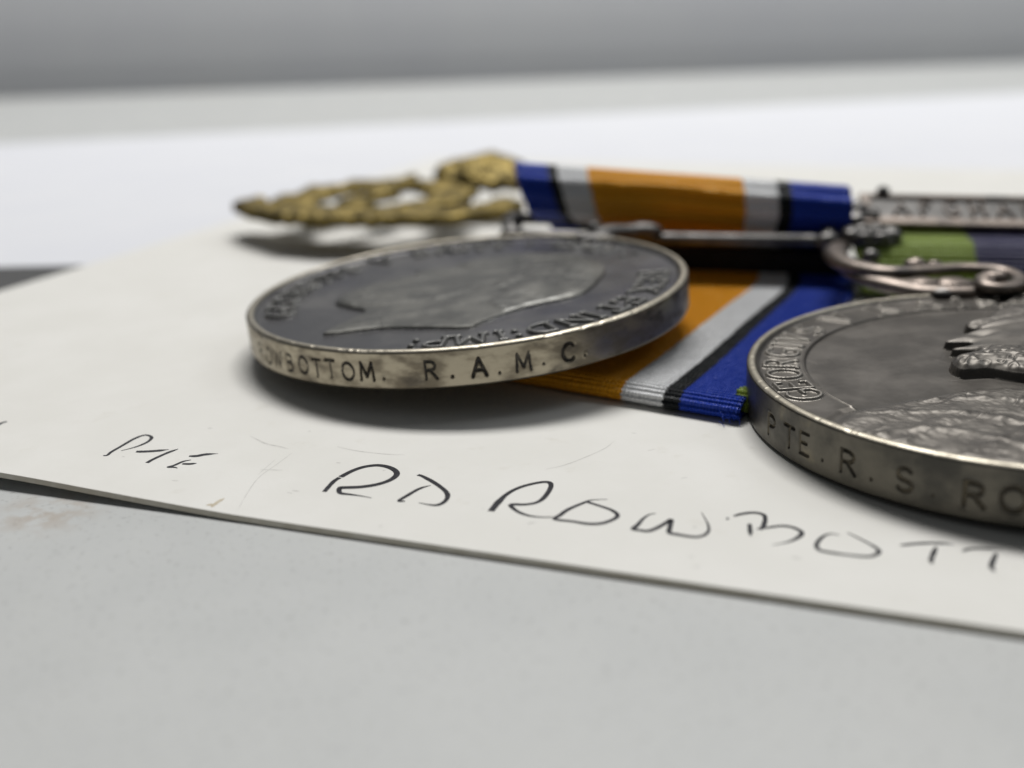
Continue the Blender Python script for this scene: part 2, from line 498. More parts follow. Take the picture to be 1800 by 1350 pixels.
def stroke(P, wd=0.30, z=0.012, taper=(1, 1), n=7, prof=None):
    """a flat pen stroke lying on the card"""
    Q = catmull(np.asarray(P, float), n)
    T = np.gradient(Q, axis=0); T /= np.linalg.norm(T, axis=1)[:, None] + 1e-9
    N_ = np.stack([-T[:, 1], T[:, 0]], 1)
    s = np.linspace(0, 1, len(Q))
    ww = 1.13 * wd * (1 - (1 - taper[0]) * smooth01(1 - s / .22)) * (1 - (1 - taper[1]) * smooth01((s - .7) / .3))
    ww = ww * (0.86 + .28 * vnoise(s * 14 + P[0][0] * 7, s * 0 + 1.5, 5))
    def lay(q):
        a, b = q @ ea, q @ eb
        return np.column_stack([q, lift(a, b) + z])
    Vv = np.vstack([lay(Q - N_ * ww[:, None] / 2), lay(Q + N_ * ww[:, None] / 2)])
    k = len(Q)
    return Vv, [(i, i + 1, k + i + 1, k + i) for i in range(k - 1)]

def word(name, strokes, m=None, **k):
    mesh(name, *join(*[stroke(*a) if isinstance(a, tuple) and isinstance(a[0], list) else stroke(a) for a in strokes]), m or MAT['ink'], card, smooth=False, **k)

word('ink_word', [([(-25.84,63.23),(-25.61,63.28),(-25.53,63.86),(-25.22,64.90),(-24.82,66.18),(-24.34,66.82),(-23.81,66.46),(-23.75,65.76),(-24.04,65.03),(-24.52,64.45),(-24.99,64.06)], .2, .012, (.6, .35)),
  ([(-23.99,63.91),(-23.49,63.92),(-22.67,64.06),(-22.03,64.28)], .3, .013, (.8, .2)),
  ([(-21.45,64.38),(-21.93,63.75),(-22.51,62.69),(-22.74,62.08)], .22, .014, (.25, 1)),
  ([(-20.44,63.19),(-19.97,63.20),(-19.49,63.45),(-18.73,63.59)], .3, .012, (.6, .15)),
  ([(-20.15,62.57),(-20.57,62.31),(-20.94,61.71),(-21.23,61.44),(-20.85,61.39),(-20.62,61.25)], .18, .013, (.4, .3)),
  ([(-20.52,61.95),(-20.07,61.92),(-19.66,62.03)], .24, .012, (.7, .3))], label='small slanted handwriting in thin black pen at left')
word('ink_word', [([(-11.06,57.55),(-10.91,58.27),(-10.71,59.06),(-10.45,59.57)], .26), ([(-10.41,59.66),(-9.82,60.54),(-9.17,61.11),(-8.37,61.30),(-7.65,60.95),(-7.16,60.30),(-7.08,59.64),(-7.45,58.91),(-8.14,58.38),(-9.04,58.10),(-9.87,58.07),(-10.21,58.02),(-10.11,57.33),(-9.46,57.07),(-8.79,56.81),(-8.21,56.53)], .33, .013, (1, .15)),
  ([(-4.92,58.06),(-5.53,57.65),(-6.15,56.75),(-6.58,56.05),(-6.24,55.95)], .22, .012, (.3, .6)),
  ([(-5.78,59.68),(-5.42,59.36),(-4.60,58.26),(-3.99,57.16),(-3.84,56.39),(-4.01,55.71),(-4.35,55.34),(-4.79,55.39),(-5.44,55.69)], .26, .012, (.8, .2))])
word('ink_word', [([(-1.35,54.35),(-0.98,55.41),(-0.62,56.25)], .34, .014, (1, .8)), ([(-0.98,55.41),(-0.58,56.34),(0.06,57.23),(0.90,57.84),(1.74,58.13),(2.10,57.88),(2.02,57.05),(1.61,55.88),(1.19,55.32),(0.57,55.10),(-0.23,55.10),(0.07,54.31),(0.62,53.73),(1.31,53.44),(1.99,53.40)], .25, .012, (1, .4)),
  ([(5.20,55.50),(4.31,55.45),(3.88,55.16),(2.95,54.34),(2.44,53.62),(2.13,53.14),(3.08,52.80),(3.90,52.46),(4.58,52.47),(5.21,52.86),(5.56,53.38),(5.33,54.04),(4.72,54.64),(4.06,55.20)], .23, .013, (.2, .8)),
  ([(7.64,53.50),(7.32,53.42),(6.92,52.96),(6.49,52.16),(6.22,51.71),(6.58,51.52),(6.98,51.43),(7.49,51.77),(8.02,52.31),(8.37,52.68),(8.19,51.87),(8.05,51.18),(8.45,50.93),(9.02,50.67),(9.46,50.60),(9.88,50.85),(10.16,51.38),(10.23,52.13),(10.19,52.86),(10.15,53.45)], .24, .012, (.3, .2)),
  ([(11.34,52.69),(11.45,52.60)], .2), ([(11.79,52.93),(12.31,53.19),(12.95,53.30),(13.40,53.01),(13.37,52.43),(13.04,51.53),(12.80,51.27)], .24, .013, (.6, .9)),
  ([(12.43,51.96),(12.32,51.35),(12.18,50.53)], .22, .013, (.9, .3)),
  ([(12.67,51.33),(13.30,51.46),(14.03,51.61),(14.54,51.44),(14.87,50.98),(14.84,50.60),(14.45,50.13),(13.87,49.74),(13.07,49.47)], .22, .012, (.5, .2)),
  ([(16.73,50.38),(16.39,50.56),(15.92,50.32),(15.47,49.75),(15.24,49.24),(15.30,48.77),(15.92,48.43),(16.56,48.19),(17.21,48.01),(17.69,48.03),(18.14,48.41),(18.15,48.87),(17.87,49.51),(17.50,50.17),(17.24,50.62)], .2, .012, (.3, .4)),
  ([(19.46,49.07),(20.15,49.19),(20.97,49.25),(21.66,49.16),(22.11,48.99)], .2, .012, (.8, .3)), ([(21.16,48.80),(20.72,48.06),(20.41,47.50),(20.30,47.10)], .22, .013, (.6, .5)),
  ([(22.26,48.27),(22.75,48.50),(23.46,48.50),(24.36,48.37)], .18, .012, (.7, .2)), ([(23.83,47.97),(23.36,47.25),(23.00,46.63),(22.95,46.12)], .22, .013, (.6, .4)),
  ], label='surname in large black pen capitals along the front edge')
word('ink_word', [([(-37.4,66.3),(-36.2,67.4),(-35.11,68.68),(-35.02,69.18),(-34.94,69.46),(-34.72,69.73)], .26, .012, (.5, .8))])
# scuffs, pencil-like scratches and specks on the card
sc_strokes = [([(-14.05,63.61),(-14.61,61.94),(-15.33,59.85),(-15.53,57.67),(-15.57,55.28)], .055, .006, (.4, .4)), ([(-15.5,61.01),(-14.17,60.89)], .07, .006, (.3, .3)),
  ([(-11.3,64.53),(-10.16,63.87),(-8.89,63.36),(-7.74,63.01),(-6.86,62.89)], .10, .006, (.3, .2)), ([(-17.36,66.62),(-16.09,65.3),(-15.07,64.73),(-14.43,64.32)], .14, .006, (.3, .2)),
  ([(6.46,64.32),(5.6,62.93),(3.34,60.79),(1.92,60.01)], .07, .006, (.3, .3)), ([(-14.9,62.6),(-15.5,60.2)], .06, .006, (.2, .2))]
for k in range(46):
    a = rnd.uniform(-45, 30); b = 47 + 75 * rnd.random() ** 1.6
    q = a * ea + b * eb; an = rnd.uniform(-.5, .5); ln = rnd.uniform(.08, .5)
    sc_strokes.append(([(q[0], q[1]), (q[0] + ln * math.cos(an), q[1] + ln * math.sin(an))], rnd.uniform(.05, .16), .006, (.4, .4)))
word('scuff_marks', sc_strokes, MAT['ink_pale'], kind='stuff')
word('brown_stain', [([(-17.15,55.75),(-16.95,56.4),(-16.7,56.9)], .22, .007, (.6, .3)), ([(-17.5,56.0),(-17.1,56.1)], .16, .007, (.5, .5))], MAT['brown'])

# ------------------------------------------------------------------ medals
def frame(tx, ty):
    n = np.array([math.sin(math.radians(tx)), math.sin(math.radians(ty)), 1.0]); n /= np.linalg.norm(n)
    u = np.cross([0, 1, 0], n); u /= np.linalg.norm(u)
    return np.array([u, np.cross(n, u), n])

R = 18.0
def rim_nick(th, k):
    return 0.035 * np.maximum(0, fbm(th * 26, th * 0 + k, 40 + k, 3) - .55) * 4

def make_medal(parent, c, ax, thick, relief_fn, letters, naming, mats, fine, step=0.058, wl_=.155, lh_=.26, flat_=True):
    c = np.array(c)
    W = lambda P: np.asarray(P) @ ax + c
    # --- struck face: height field split into field, portrait and legend
    rin = 17.42
    g = np.arange(-rin, rin + step, step)
    X, Y = np.meshgrid(g, g, indexing='ij')
    rr = np.hypot(X, Y)
    base, bust = relief_fn(X, Y, rr)
    leg = np.zeros_like(X)
    for ch, ang, r0, hh, sx in letters:
        a = math.radians(ang)
        up = np.array([math.cos(a), math.sin(a)]); rgt = np.array([math.sin(a), -math.cos(a)])
        cx, cy = up * (r0 + hh / 2)
        i0, i1 = np.searchsorted(g, [cx - 1.5 * hh, cx + 1.5 * hh]); j0, j1 = np.searchsorted(g, [cy - 1.5 * hh, cy + 1.5 * hh])
        xs, ys = X[i0:i1, j0:j1], Y[i0:i1, j0:j1]
        wd, st = glyph(ch, .1)
        lx = (xs * rgt[0] + ys * rgt[1]) / (hh * sx) + wd / 2
        ly = (xs * up[0] + ys * up[1] - r0) / hh
        d = np.full(xs.shape, 9.0)
        for q in st:
            # distances in millimetres, not glyph units
            d = np.minimum(d, seg_dist(lx * hh * sx, ly * hh, [(p[0] * hh * sx, p[1] * hh) for p in q]))
        wdt = wl_ if ch not in '.:' else .25
        leg[i0:i1, j0:j1] = np.maximum(leg[i0:i1, j0:j1], np.clip((wdt + .04 - d) / .08, 0, 1))
    Z = base + np.maximum(bust, lh_ * leg) + 0.012 * (fbm(X * 1.4, Y * 1.4, 8) - .5)
    for k in range(40):
        a = nrs.uniform(0, 2 * np.pi); r_ = 16 * math.sqrt(nrs.rand()); d_ = nrs.uniform(0, np.pi); l_ = nrs.uniform(.4, 3.2) / 2
        x_, y_ = r_ * math.cos(a), r_ * math.sin(a)
        i0, i1 = np.searchsorted(g, [x_ - l_ - .3, x_ + l_ + .3]); j0, j1 = np.searchsorted(g, [y_ - l_ - .3, y_ + l_ + .3])
        e_ = np.array([math.cos(d_), math.sin(d_)]) * l_
        ds = seg_dist(X[i0:i1, j0:j1], Y[i0:i1, j0:j1], [(x_ - e_[0], y_ - e_[1]), (x_ + e_[0], y_ + e_[1])])
        Z[i0:i1, j0:j1] -= nrs.uniform(.006, .02) * np.exp(-(ds / .05) ** 2)
    Z = Z + 0.25 * smooth01((rr - 17.0) / .42) ** 2
    gy, gx = np.gradient(Z, step)[1], np.gradient(Z, step)[0]
    nr = np.stack([-gx, -gy, np.ones_like(gx)], -1); nr /= np.linalg.norm(nr, axis=-1)[..., None]
    nr = nr.reshape(-1, 3) @ ax
    P = W(np.stack([X, Y, Z], -1).reshape(-1, 3))
    nq = len(g)
    Fq = grid_faces(nq, nq)[:, ::-1][:, [0, 1, 2, 3]]
    Fq = Fq[:, ::-1]
    Fq = Fq[:, [0, 3, 2, 1]]
    rf = rr.ravel()[Fq].max(1)
    keep = rf < rin
    Fq = Fq[keep]
    lf = leg.ravel()[Fq].max(1) > .02
    bf = (bust.ravel()[Fq].max(1) > .015) & ~lf
    for nm, sel, m in (('field', ~lf & ~bf, mats['field']), ('portrait_relief', bf, mats['relief']), ('raised_legend', lf, mats['legend'])):
        f = Fq[sel]
        u_, inv = np.unique(f, return_inverse=True)
        fl = flat_ and nm != 'field'
        mesh(nm, P[u_], inv.reshape(f.shape), m, parent, smooth=not fl, normals=None if fl else nr[u_])
    # --- rim: lip, bevel, lettered edge, back
    a0, a1 = fine
    th = np.radians(np.concatenate([np.arange(a0, a1, .16), np.arange(a1, a0 + 360, 1.5)]))
    hs = np.concatenate([np.linspace(.20, thick - .16, int((thick - .36) / .05) + 1)])
    depth = np.zeros((len(hs), len(th))); mark = np.zeros_like(depth)
    for ch, ang, top_h, hh, wt, dp in naming:
        k0, k1 = np.searchsorted(np.degrees(th), [ang - 7, ang + 7])
        TT, HH = np.meshgrid(np.degrees(th[k0:k1]), hs)
        wd, st = glyph(ch)
        jj = nrs.randn(3); top_h = top_h + .045 * jj[0]; wt = wt * (1 + .13 * jj[1]); dp = dp * (1 + .2 * jj[2])
        sx = hh * (1.02 if thick < 3 else 1.2)
        lx = np.radians(TT - ang) * R + wd * sx / 2
        ly = top_h + hh - HH
        d = np.full(TT.shape, 9.0)
        for q in st:
            d = np.minimum(d, seg_dist(lx, ly, [(p[0] * sx, p[1] * hh) for p in q]))
        v = smooth01((wt + .07 - d) / .09)
        depth[:, k0:k1] = np.maximum(depth[:, k0:k1], v * dp)
        mark[:, k0:k1] = np.maximum(mark[:, k0:k1], v)
        # raised burr pushed up round the punch
        depth[:, k0:k1] -= .022 * np.exp(-((d - wt - .13) / .07) ** 2) * (1 - v)
    nick = rim_nick(th, thick)
    rows, mrow = [], []
    for (r, h, jit) in ((17.22, .62, 0), (17.34, .30, 0), (17.40, .10, .3), (17.50, .02, .7), (17.62, 0.0, 1), (17.76, .015, 1), (17.87, .06, 1), (17.955, .13, .8)):
        rows.append(np.stack([(r - nick * jit * .4) * np.cos(th), (r - nick * jit * .4) * np.sin(th), -h - nick * jit], 1))
        mrow.append(1)
    nlip = len(rows)
    wob = .018 * (fbm(th[None, :] * 9 + 50, hs[:, None] * 2, 21) - .5)
    for i, h in enumerate(hs):
        r = R + wob[i] - depth[i]
        rows.append(np.stack([r * np.cos(th), r * np.sin(th), np.full_like(th, -h)], 1)); mrow.append(0)
    for (r, h) in ((17.95, thick - .07), (17.85, thick), (17.2, thick), (17.0, thick - .3), (9, thick - .3), (.01, thick - .3)):
        rows.append(np.stack([r * np.cos(th), r * np.sin(th), np.full_like(th, -h)], 1)); mrow.append(0)
    P = np.stack(rows)
    nrw, nth = P.shape[:2]
    Fr = grid_faces(nrw, nth, True)[:, ::-1]
    P = W(P.reshape(-1, 3))
    row_of = Fr.min(1) // nth
    mk = np.zeros((nrw, nth)); mk[nlip:nlip + len(hs)] = mark
    sel = mk.ravel()[Fr].mean(1) > .5
    islip = row_of < nlip - 1
    # smooth vertex normals shared by all pieces
    fn = np.cross(P[Fr[:, 2]] - P[Fr[:, 0]], P[Fr[:, 3]] - P[Fr[:, 1]])
    vn = np.zeros_like(P)
    for k in range(4):
        np.add.at(vn, Fr[:, k], fn)
    vn /= np.linalg.norm(vn, axis=1)[:, None] + 1e-12
    for nm, s_, m in (('rim', ~sel & ~islip, mats['rim']), ('rim_lip', islip, mats['lip']), ('edge_naming', sel, mats['punch'])):
        f = Fr[s_]
        u_, inv = np.unique(f, return_inverse=True)
        mesh(nm, P[u_], inv.reshape(f.shape), m, parent, normals=vn[u_])

def cliff(sd, h, w_):
    return h * np.clip(sd / w_, 0, 1)

def dome(sd, h, k):
    return np.where(sd > 0, h * (1 - np.exp(-np.maximum(sd, 0) / k)), 0)

def hair(X, Y, seed, sx, sy, rot):
    c_, s_ = math.cos(rot), math.sin(rot)
    U, Vv = X * c_ + Y * s_, -X * s_ + Y * c_
    w_ = 1.2 * fbm(X * .35, Y * .35, seed)
    return 1 - 2 * np.abs(vnoise(U * sx + w_, Vv * sy + w_, seed + 3) - .5)

# ---- the first medal: bearded bare head facing left, twelve o'clock lies at 46 degrees
UP1 = math.radians(46)
ur, uv_ = np.array([math.sin(UP1), -math.cos(UP1)]), np.array([math.cos(UP1), math.sin(UP1)])
def relief_one(X, Y, rr):
    U, V = X * ur[0] + Y * ur[1], X * uv_[0] + Y * uv_[1]
    head = catmull([(2.5,-11.6),(5.6,-9.9),(8.7,-8.4),(8.5,-6.6),(8.87,-2.4),(10.4,1.45),(9.9,4),(9.1,5.86),(7.5,8.8),(5,10.9),(1.5,12.0),(-2,11.6),(-4.8,9.9),(-6.3,7.5),(-6.8,5.6),(-6.6,4.6),(-8.5,2.1),(-7.6,1.2),(-8.2,-.2),(-8.1,-1.5),(-8.6,-4),(-8.1,-7),(-6.6,-8.6),(-4.5,-8.8),(-2.55,-8.9),(-1.5,-11),(-.25,-14.8)], 3, True)
    sd = poly_sd(U, V, head)
    b = cliff(sd, .20, .09) + dome(sd, .26, 4.0)
    ins = smooth01(sd / .5)
    # hair cap, ear, jaw and beard, eye, brow, collar line
    cap = poly_sd(U, V, [(9.9, -3), (10.6, 2), (9, 6.5), (5, 11.2), (0, 12.4), (-4.6, 10.4), (-3.2, 8.4), (-.5, 6.0), (1.2, 3.2), (1.7, .8), (4.6, -.8), (5.2, -3.4), (8.6, -5)])
    b += ins * .11 * smooth01(cap / .9) * (1 + .4 * (hair(U, V, 5, .9, 2.6, .5) - .5))
    beard = poly_sd(U, V, [(1.4, 1.2), (2.2, -1.6), (1.4, -4.6), (-1.6, -7.6), (-5, -9.2), (-8.4, -8), (-9, -3), (-8.4, -.4), (-5.5, .5), (-3.6, -1.4), (-.8, -1.6)])
    b += ins * .08 * smooth01(beard / .8) * (1 + .5 * (hair(U, V, 12, 2.2, 1.0, .4) - .5))
    ear = np.hypot((U - 2.2) / 1.1, (V - 1.4) / 1.9)
    b += .07 * np.exp(-((ear - .8) / .35) ** 2) + .02 * np.exp(-(ear / .4) ** 2)
    b -= ins * .10 * np.exp(-(np.hypot((U + 5.2) / 1.0, (V - 4.2) / .5)) ** 2)
    b += ins * .09 * np.exp(-(np.hypot((U + 5.4) / 1.3, (V - 5.5) / .4)) ** 2)
    b += ins * .08 * np.exp(-(np.hypot((U + 6.6) / 1.5, (V - .1) / .6)) ** 2)
    tend = seg_dist(U, V, [(4.5, -1.5), (3.0, -6), (.5, -11.5)])
    b += ins * .07 * np.exp(-(tend / .8) ** 2)
    tr = seg_dist(U, V, [(-.25, -14.8), (2.5, -11.6), (5.6, -9.9), (8.7, -8.4)])
    b += ins * .025 * smooth01((.9 - tr) / .25) * (.4 + 1.2 * vnoise(U * 4.3, V * 1.0, 4))
    base = -.62 + .0006 * rr ** 2
    return base, np.where(sd > -.02, b, 0)

leg1 = []
def place(txt, angs, r0, hh, sx):
    return [(ch, a, r0, hh, sx) for ch, a in zip(txt, angs) if ch != ' ']
# read clockwise from the lower left
known = [193.0, 184.6, 176.0, 167.4, 158.9, 152.2, 145.4, 137.2, 130.0, 123.0, 115.5, 108.0, 99.5, 93.0, 87.0, 79.6, 73.4, 68.6, 63.0, 55.0, 45.0, 35.4, 28.5, 23, 14.5]
leg1 += place('GEORGIVS V BRITT : OMN : ', known, 14.12, 2.25, 1.08)
leg1 += place('REX', [-7.3, -15.2, -24], 14.12, 2.25, 1.08) + place('ET', [-36.3, -44], 14.12, 2.25, 1.08) + place('IND', [-51.8, -58.4, -68.6], 14.12, 2.25, 1.08) + [(':', -75.2, 14.12, 2.25, .95)]
leg1 += place('IMP', [-79.4, -87.6, -97.0], 14.12, 2.25, 1.08) + [(':', -102.6, 14.12, 2.25, .95)]
nm1 = [(ch, a, .90, 1.25, .052, dp) for ch, a, dp in (('R', -148.8, .05), ('O', -144.4, .07), ('W', -139.8, .08), ('B', -134.6, .09), ('O', -129.5, .10), ('T', -125.1, .13), ('T', -121.0, .13), ('O', -116.2, .14), ('M', -111.4, .14), ('.', -107.4, .14))]
nm1 += [(ch, a, .88, 1.24, .068, .12) for ch, a in (('R', -96.6), ('.', -92.1), ('A', -86.2), ('.', -81.9), ('M', -76.5), ('.', -72.0), ('C', -66.0), ('.', -61.9))]
ax1, c1 = frame(-3.89, -0.85), (-3.488, 87.111, 5.314)
medal1 = thing('silver_medal', 'tilted dark silver medal with bright tan rim and plain bar suspender, left', 'medal', (-3.488, 87.111, 1.2), 'silver service medals')
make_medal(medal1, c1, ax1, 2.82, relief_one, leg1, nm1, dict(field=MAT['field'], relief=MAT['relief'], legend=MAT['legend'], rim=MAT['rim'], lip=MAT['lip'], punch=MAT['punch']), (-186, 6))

# ---- the second medal: crowned robed bust facing left
def relief_two(X, Y, rr):
    U, V = X, Y
    head = catmull([(-3.7,5.4),(-3.3,4.9),(-2.2,4.7),(-2.5,4.2),(-3.9,3.7),(-3.6,3.1),(-2.7,2.7),(-3.2,2.2),(-4.6,1.6),(-5.2,.4),(-5.1,-.8),(-4.2,-1.0),(-3.3,-1.0),(-2.6,-1.6),(-1.6,-2.3),(.8,-3.1),(4,-4),(9,-3.6),(9.5,6),(8,12),(5.2,12.9),(3.4,12.7),(2.2,11.6),(1.2,10.2),(-.6,9.3),(-1.0,8.3),(-.7,7.4),(-2.0,6.6)], 3, True)
    sd = poly_sd(U, V, head)
    ins = smooth01(sd / .5)
    hb = cliff(sd, .46, .11) + dome(sd, .50, 1.0)
    # moustache and beard curls, cheek, eye, crown band, jewels
    beard = poly_sd(U, V, [(-4.0, 3.6), (-1.5, 3.0), (.6, 1.6), (2.6, 2.6), (3.8, 4.8), (4.6, 2), (3.6, -2), (0, -3.2), (-3, -1.4), (-5.4, -.9), (-5.4, 1.2)])
    hb += ins * .13 * smooth01(beard / .7) * (hair(U, V, 3, 2.2, 2.4, .9) - .3)
    hb += ins * .16 * smooth01((beard + .1) / .4)
    hb -= ins * .22 * np.exp(-(np.hypot((U + .9) / .8, (V - 5.7) / .5)) ** 2)
    hb += ins * .12 * np.exp(-(np.hypot((U + 1.0) / 1.3, (V - 6.7) / .45)) ** 2)
    hb += ins * .10 * np.exp(-(np.hypot((U - .6) / 1.5, (V - 4.2) / 1.0)) ** 2)
    for y0, sl in ((7.5, .16), (8.9, .2)):
        hb += ins * .14 * np.exp(-((V - y0 - sl * U) / .28) ** 2)
    band = (V - 8.2 - .18 * U)
    hb += ins * .12 * np.exp(-(band / .55) ** 2) * (vnoise(U * 2.4, V * 1.2, 9) - .2)
    hb += ins * .18 * smooth01((band - 1) / .5) * (fbm(U * 1.3, V * 1.3, 15) - .3)
    ear = np.hypot((U - 4.6) / .9, (V - 4.4) / 1.4)
    hb += .15 * np.exp(-((ear - .8) / .28) ** 2)
    hb *= smooth01((16 - rr) / 1.0)
    # robes and chains
    robe = poly_sd(U, V, [(-13.9, -6.1), (-11.5, -4.9), (-8.6, -4.1), (-5.5, -3.15), (-3.2, -3.0), (-1, -3.9), (6, -5), (13, -4), (18, -6), (18, -19), (-18, -19), (-18, -11)])
    rb = dome(robe, .12, 1.6) * smooth01((17.35 - rr) / .5)
    ir = smooth01(robe / .8) * smooth01((17.3 - rr) / .7)
    an = np.arctan2(V + 1, U - 1); rad = np.hypot(V + 1, U - 1)
    fold = 1 - 2 * np.abs(vnoise(an * 6.0 + .6 * fbm(U * .4, V * .4, 2), rad * .18, 6) - .5)
    rb += ir * .13 * (fold - .35) * (.4 + 1.2 * fbm(U * .8, V * .8, 77))
    rb += ir * .09 * (1 - 2 * np.abs(vnoise(an * 15 + 1.5 * fbm(U * .5, V * .5, 4), rad * .3, 16) - .5))
    rb += ir * (.10 * (fbm(U * .9 + V * .3, V * 1.2, 31) - .45) + .05 * (fbm(U * 2.6 + V, V * 3.0, 33, 3) - .5))
    chain = seg_dist(U, V, catmull([(-12.6, -6.6), (-9, -6.9), (-5.6, -8.6), (-3, -11.4), (-1.5, -15)], 5))
    rb += ir * .11 * np.exp(-(chain / .38) ** 2) * (.45 + .9 * vnoise(U * 2.1, V * 2.1, 17))
    chain = seg_dist(U, V, catmull([(-13.4, -10.2), (-11, -9.5), (-8.2, -10.6), (-6, -13.5)], 5))
    rb += ir * .12 * np.exp(-(chain / .42) ** 2) * (.3 + 1.3 * vnoise(U * 1.3, V * 1.3, 57))
    chain = seg_dist(U, V, catmull([(-8.6, -4.8), (-5.2, -5.2), (-2.0, -6.4), (2, -9)], 5))
    rb += ir * .09 * np.exp(-(chain / .35) ** 2) * (.3 + 1.3 * vnoise(U * 1.5, V * 1.5, 47))
    b = np.maximum(hb, rb)
    base = -.60 + .0005 * rr ** 2
    # ring between the legend and the dished centre
    offr = smooth01((rr - 14.12) / .14) * .13
    robe_m = smooth01((robe + .6) / .6)
    base = base + offr * (1 - robe_m) + .07 * np.exp(-((rr - 14.24) / .09) ** 2) * (1 - robe_m)
    return base, np.where((sd > -.02) | (robe > -.02), np.maximum(b, 0), 0)

an2 = [191.0, 184.6, 176.0, 167.9, 159.3, 152.6, 146.2, 137.0, 130, 123.1, 115, 106.9, 94.3, 84.5, 77.6, 69.6, 61.0, 54, 49, 44, 36.5, 27.5, 20.5, 12.0]
leg2 = place('GEORGIVS V KAISAR-I-HIND', an2, 14.70, 2.15, 1.1)
nm2 = [(ch, a, 1.2, 1.34, .058, dp * .8) for ch, a, dp in (('P', -168.4, .14), ('T', -161.6, .15), ('E', -156.9, .15), ('.', -151.9, .12), ('R', -145.9, .13), ('.', -141.0, .10), ('S', -134.8, .08), ('.', -129.8, .05), ('R', -123.3, .12), ('O', -117.4, .14))]
ax2, c2 = frame(-2.02, -0.08), (33.483, 65.796, 4.172)
medal2 = thing('silver_medal', 'nearer grey silver medal with robed bust, cut off by right frame edge', 'medal', (33.483, 65.796, 0.1), 'silver service medals')
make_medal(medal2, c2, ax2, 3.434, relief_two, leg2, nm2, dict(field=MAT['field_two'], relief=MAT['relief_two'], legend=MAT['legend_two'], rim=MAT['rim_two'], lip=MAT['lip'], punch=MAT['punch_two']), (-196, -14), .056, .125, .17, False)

# ---- suspender of the first medal: claw on the edge, straight slotted bar
def part(name, vf, m, parent, **k):
    return fix_normals(mesh(name, vf[0], vf[1], m, parent, **k))
BL, BR = np.array([.9, 107.2, 5.2]), np.array([30.4, 102.6, 4.75])
s = np.linspace(0, 1, 24)[:, None]
fb = BL + (BR - BL) * s - np.array([0, .5, 0]) * np.sin(np.pi * s)
part('suspender_bar', tube(fb, .8, 12, .85), MAT['silver'], medal1)
part('suspender_bar', tube(BL + (BR - BL) * s + np.array([0.4, 5.6, .7]), .6, 10), MAT['silver'], medal1)
for e, off in ((BL, -.2), (BR, .2)):
    pth = catmull([e + (off, -.5, 0), e + (off * 3, .8, .5), e + (off * 4, 3, .9), e + (off + .3, 5.8, .7)], 5)
    part('bar_end', join(tube(pth, .75, 10), blob(e + (off * 2 - .2, -.5, .05), (1.25, .95, .9)), blob(e + (off * 6 + .9, 2.0, 1.0), (1.0, .9, .9))), MAT['silver'], medal1)
part('claw', join(blob((8.2, 101.0, 5.95), (2.1, 1.3, .55)), blob((8.2, 102.4, 6.55), (.72, .72, .72)), tube(catmull([(8.2, 101, 5.9), (9.6, 102.5, 6.1), (11.4, 103.6, 5.9), (13.0, 104.2, 5.8)], 6), [.8] * 19, 10),
     blob((13.1, 104.3, 5.9), (2.0, 1.1, .8)), blob((9.6, 99.7, 5.7), (1.0, .9, .5)), blob((8.9, 101.6, 3.2), (1.5, 1.3, .6)), tube([(8.9, 101.7, 3.2), (9.6, 102.4, 4.7), (9.9, 102.6, 6.0)], .7, 10)), MAT['silver'], medal1)

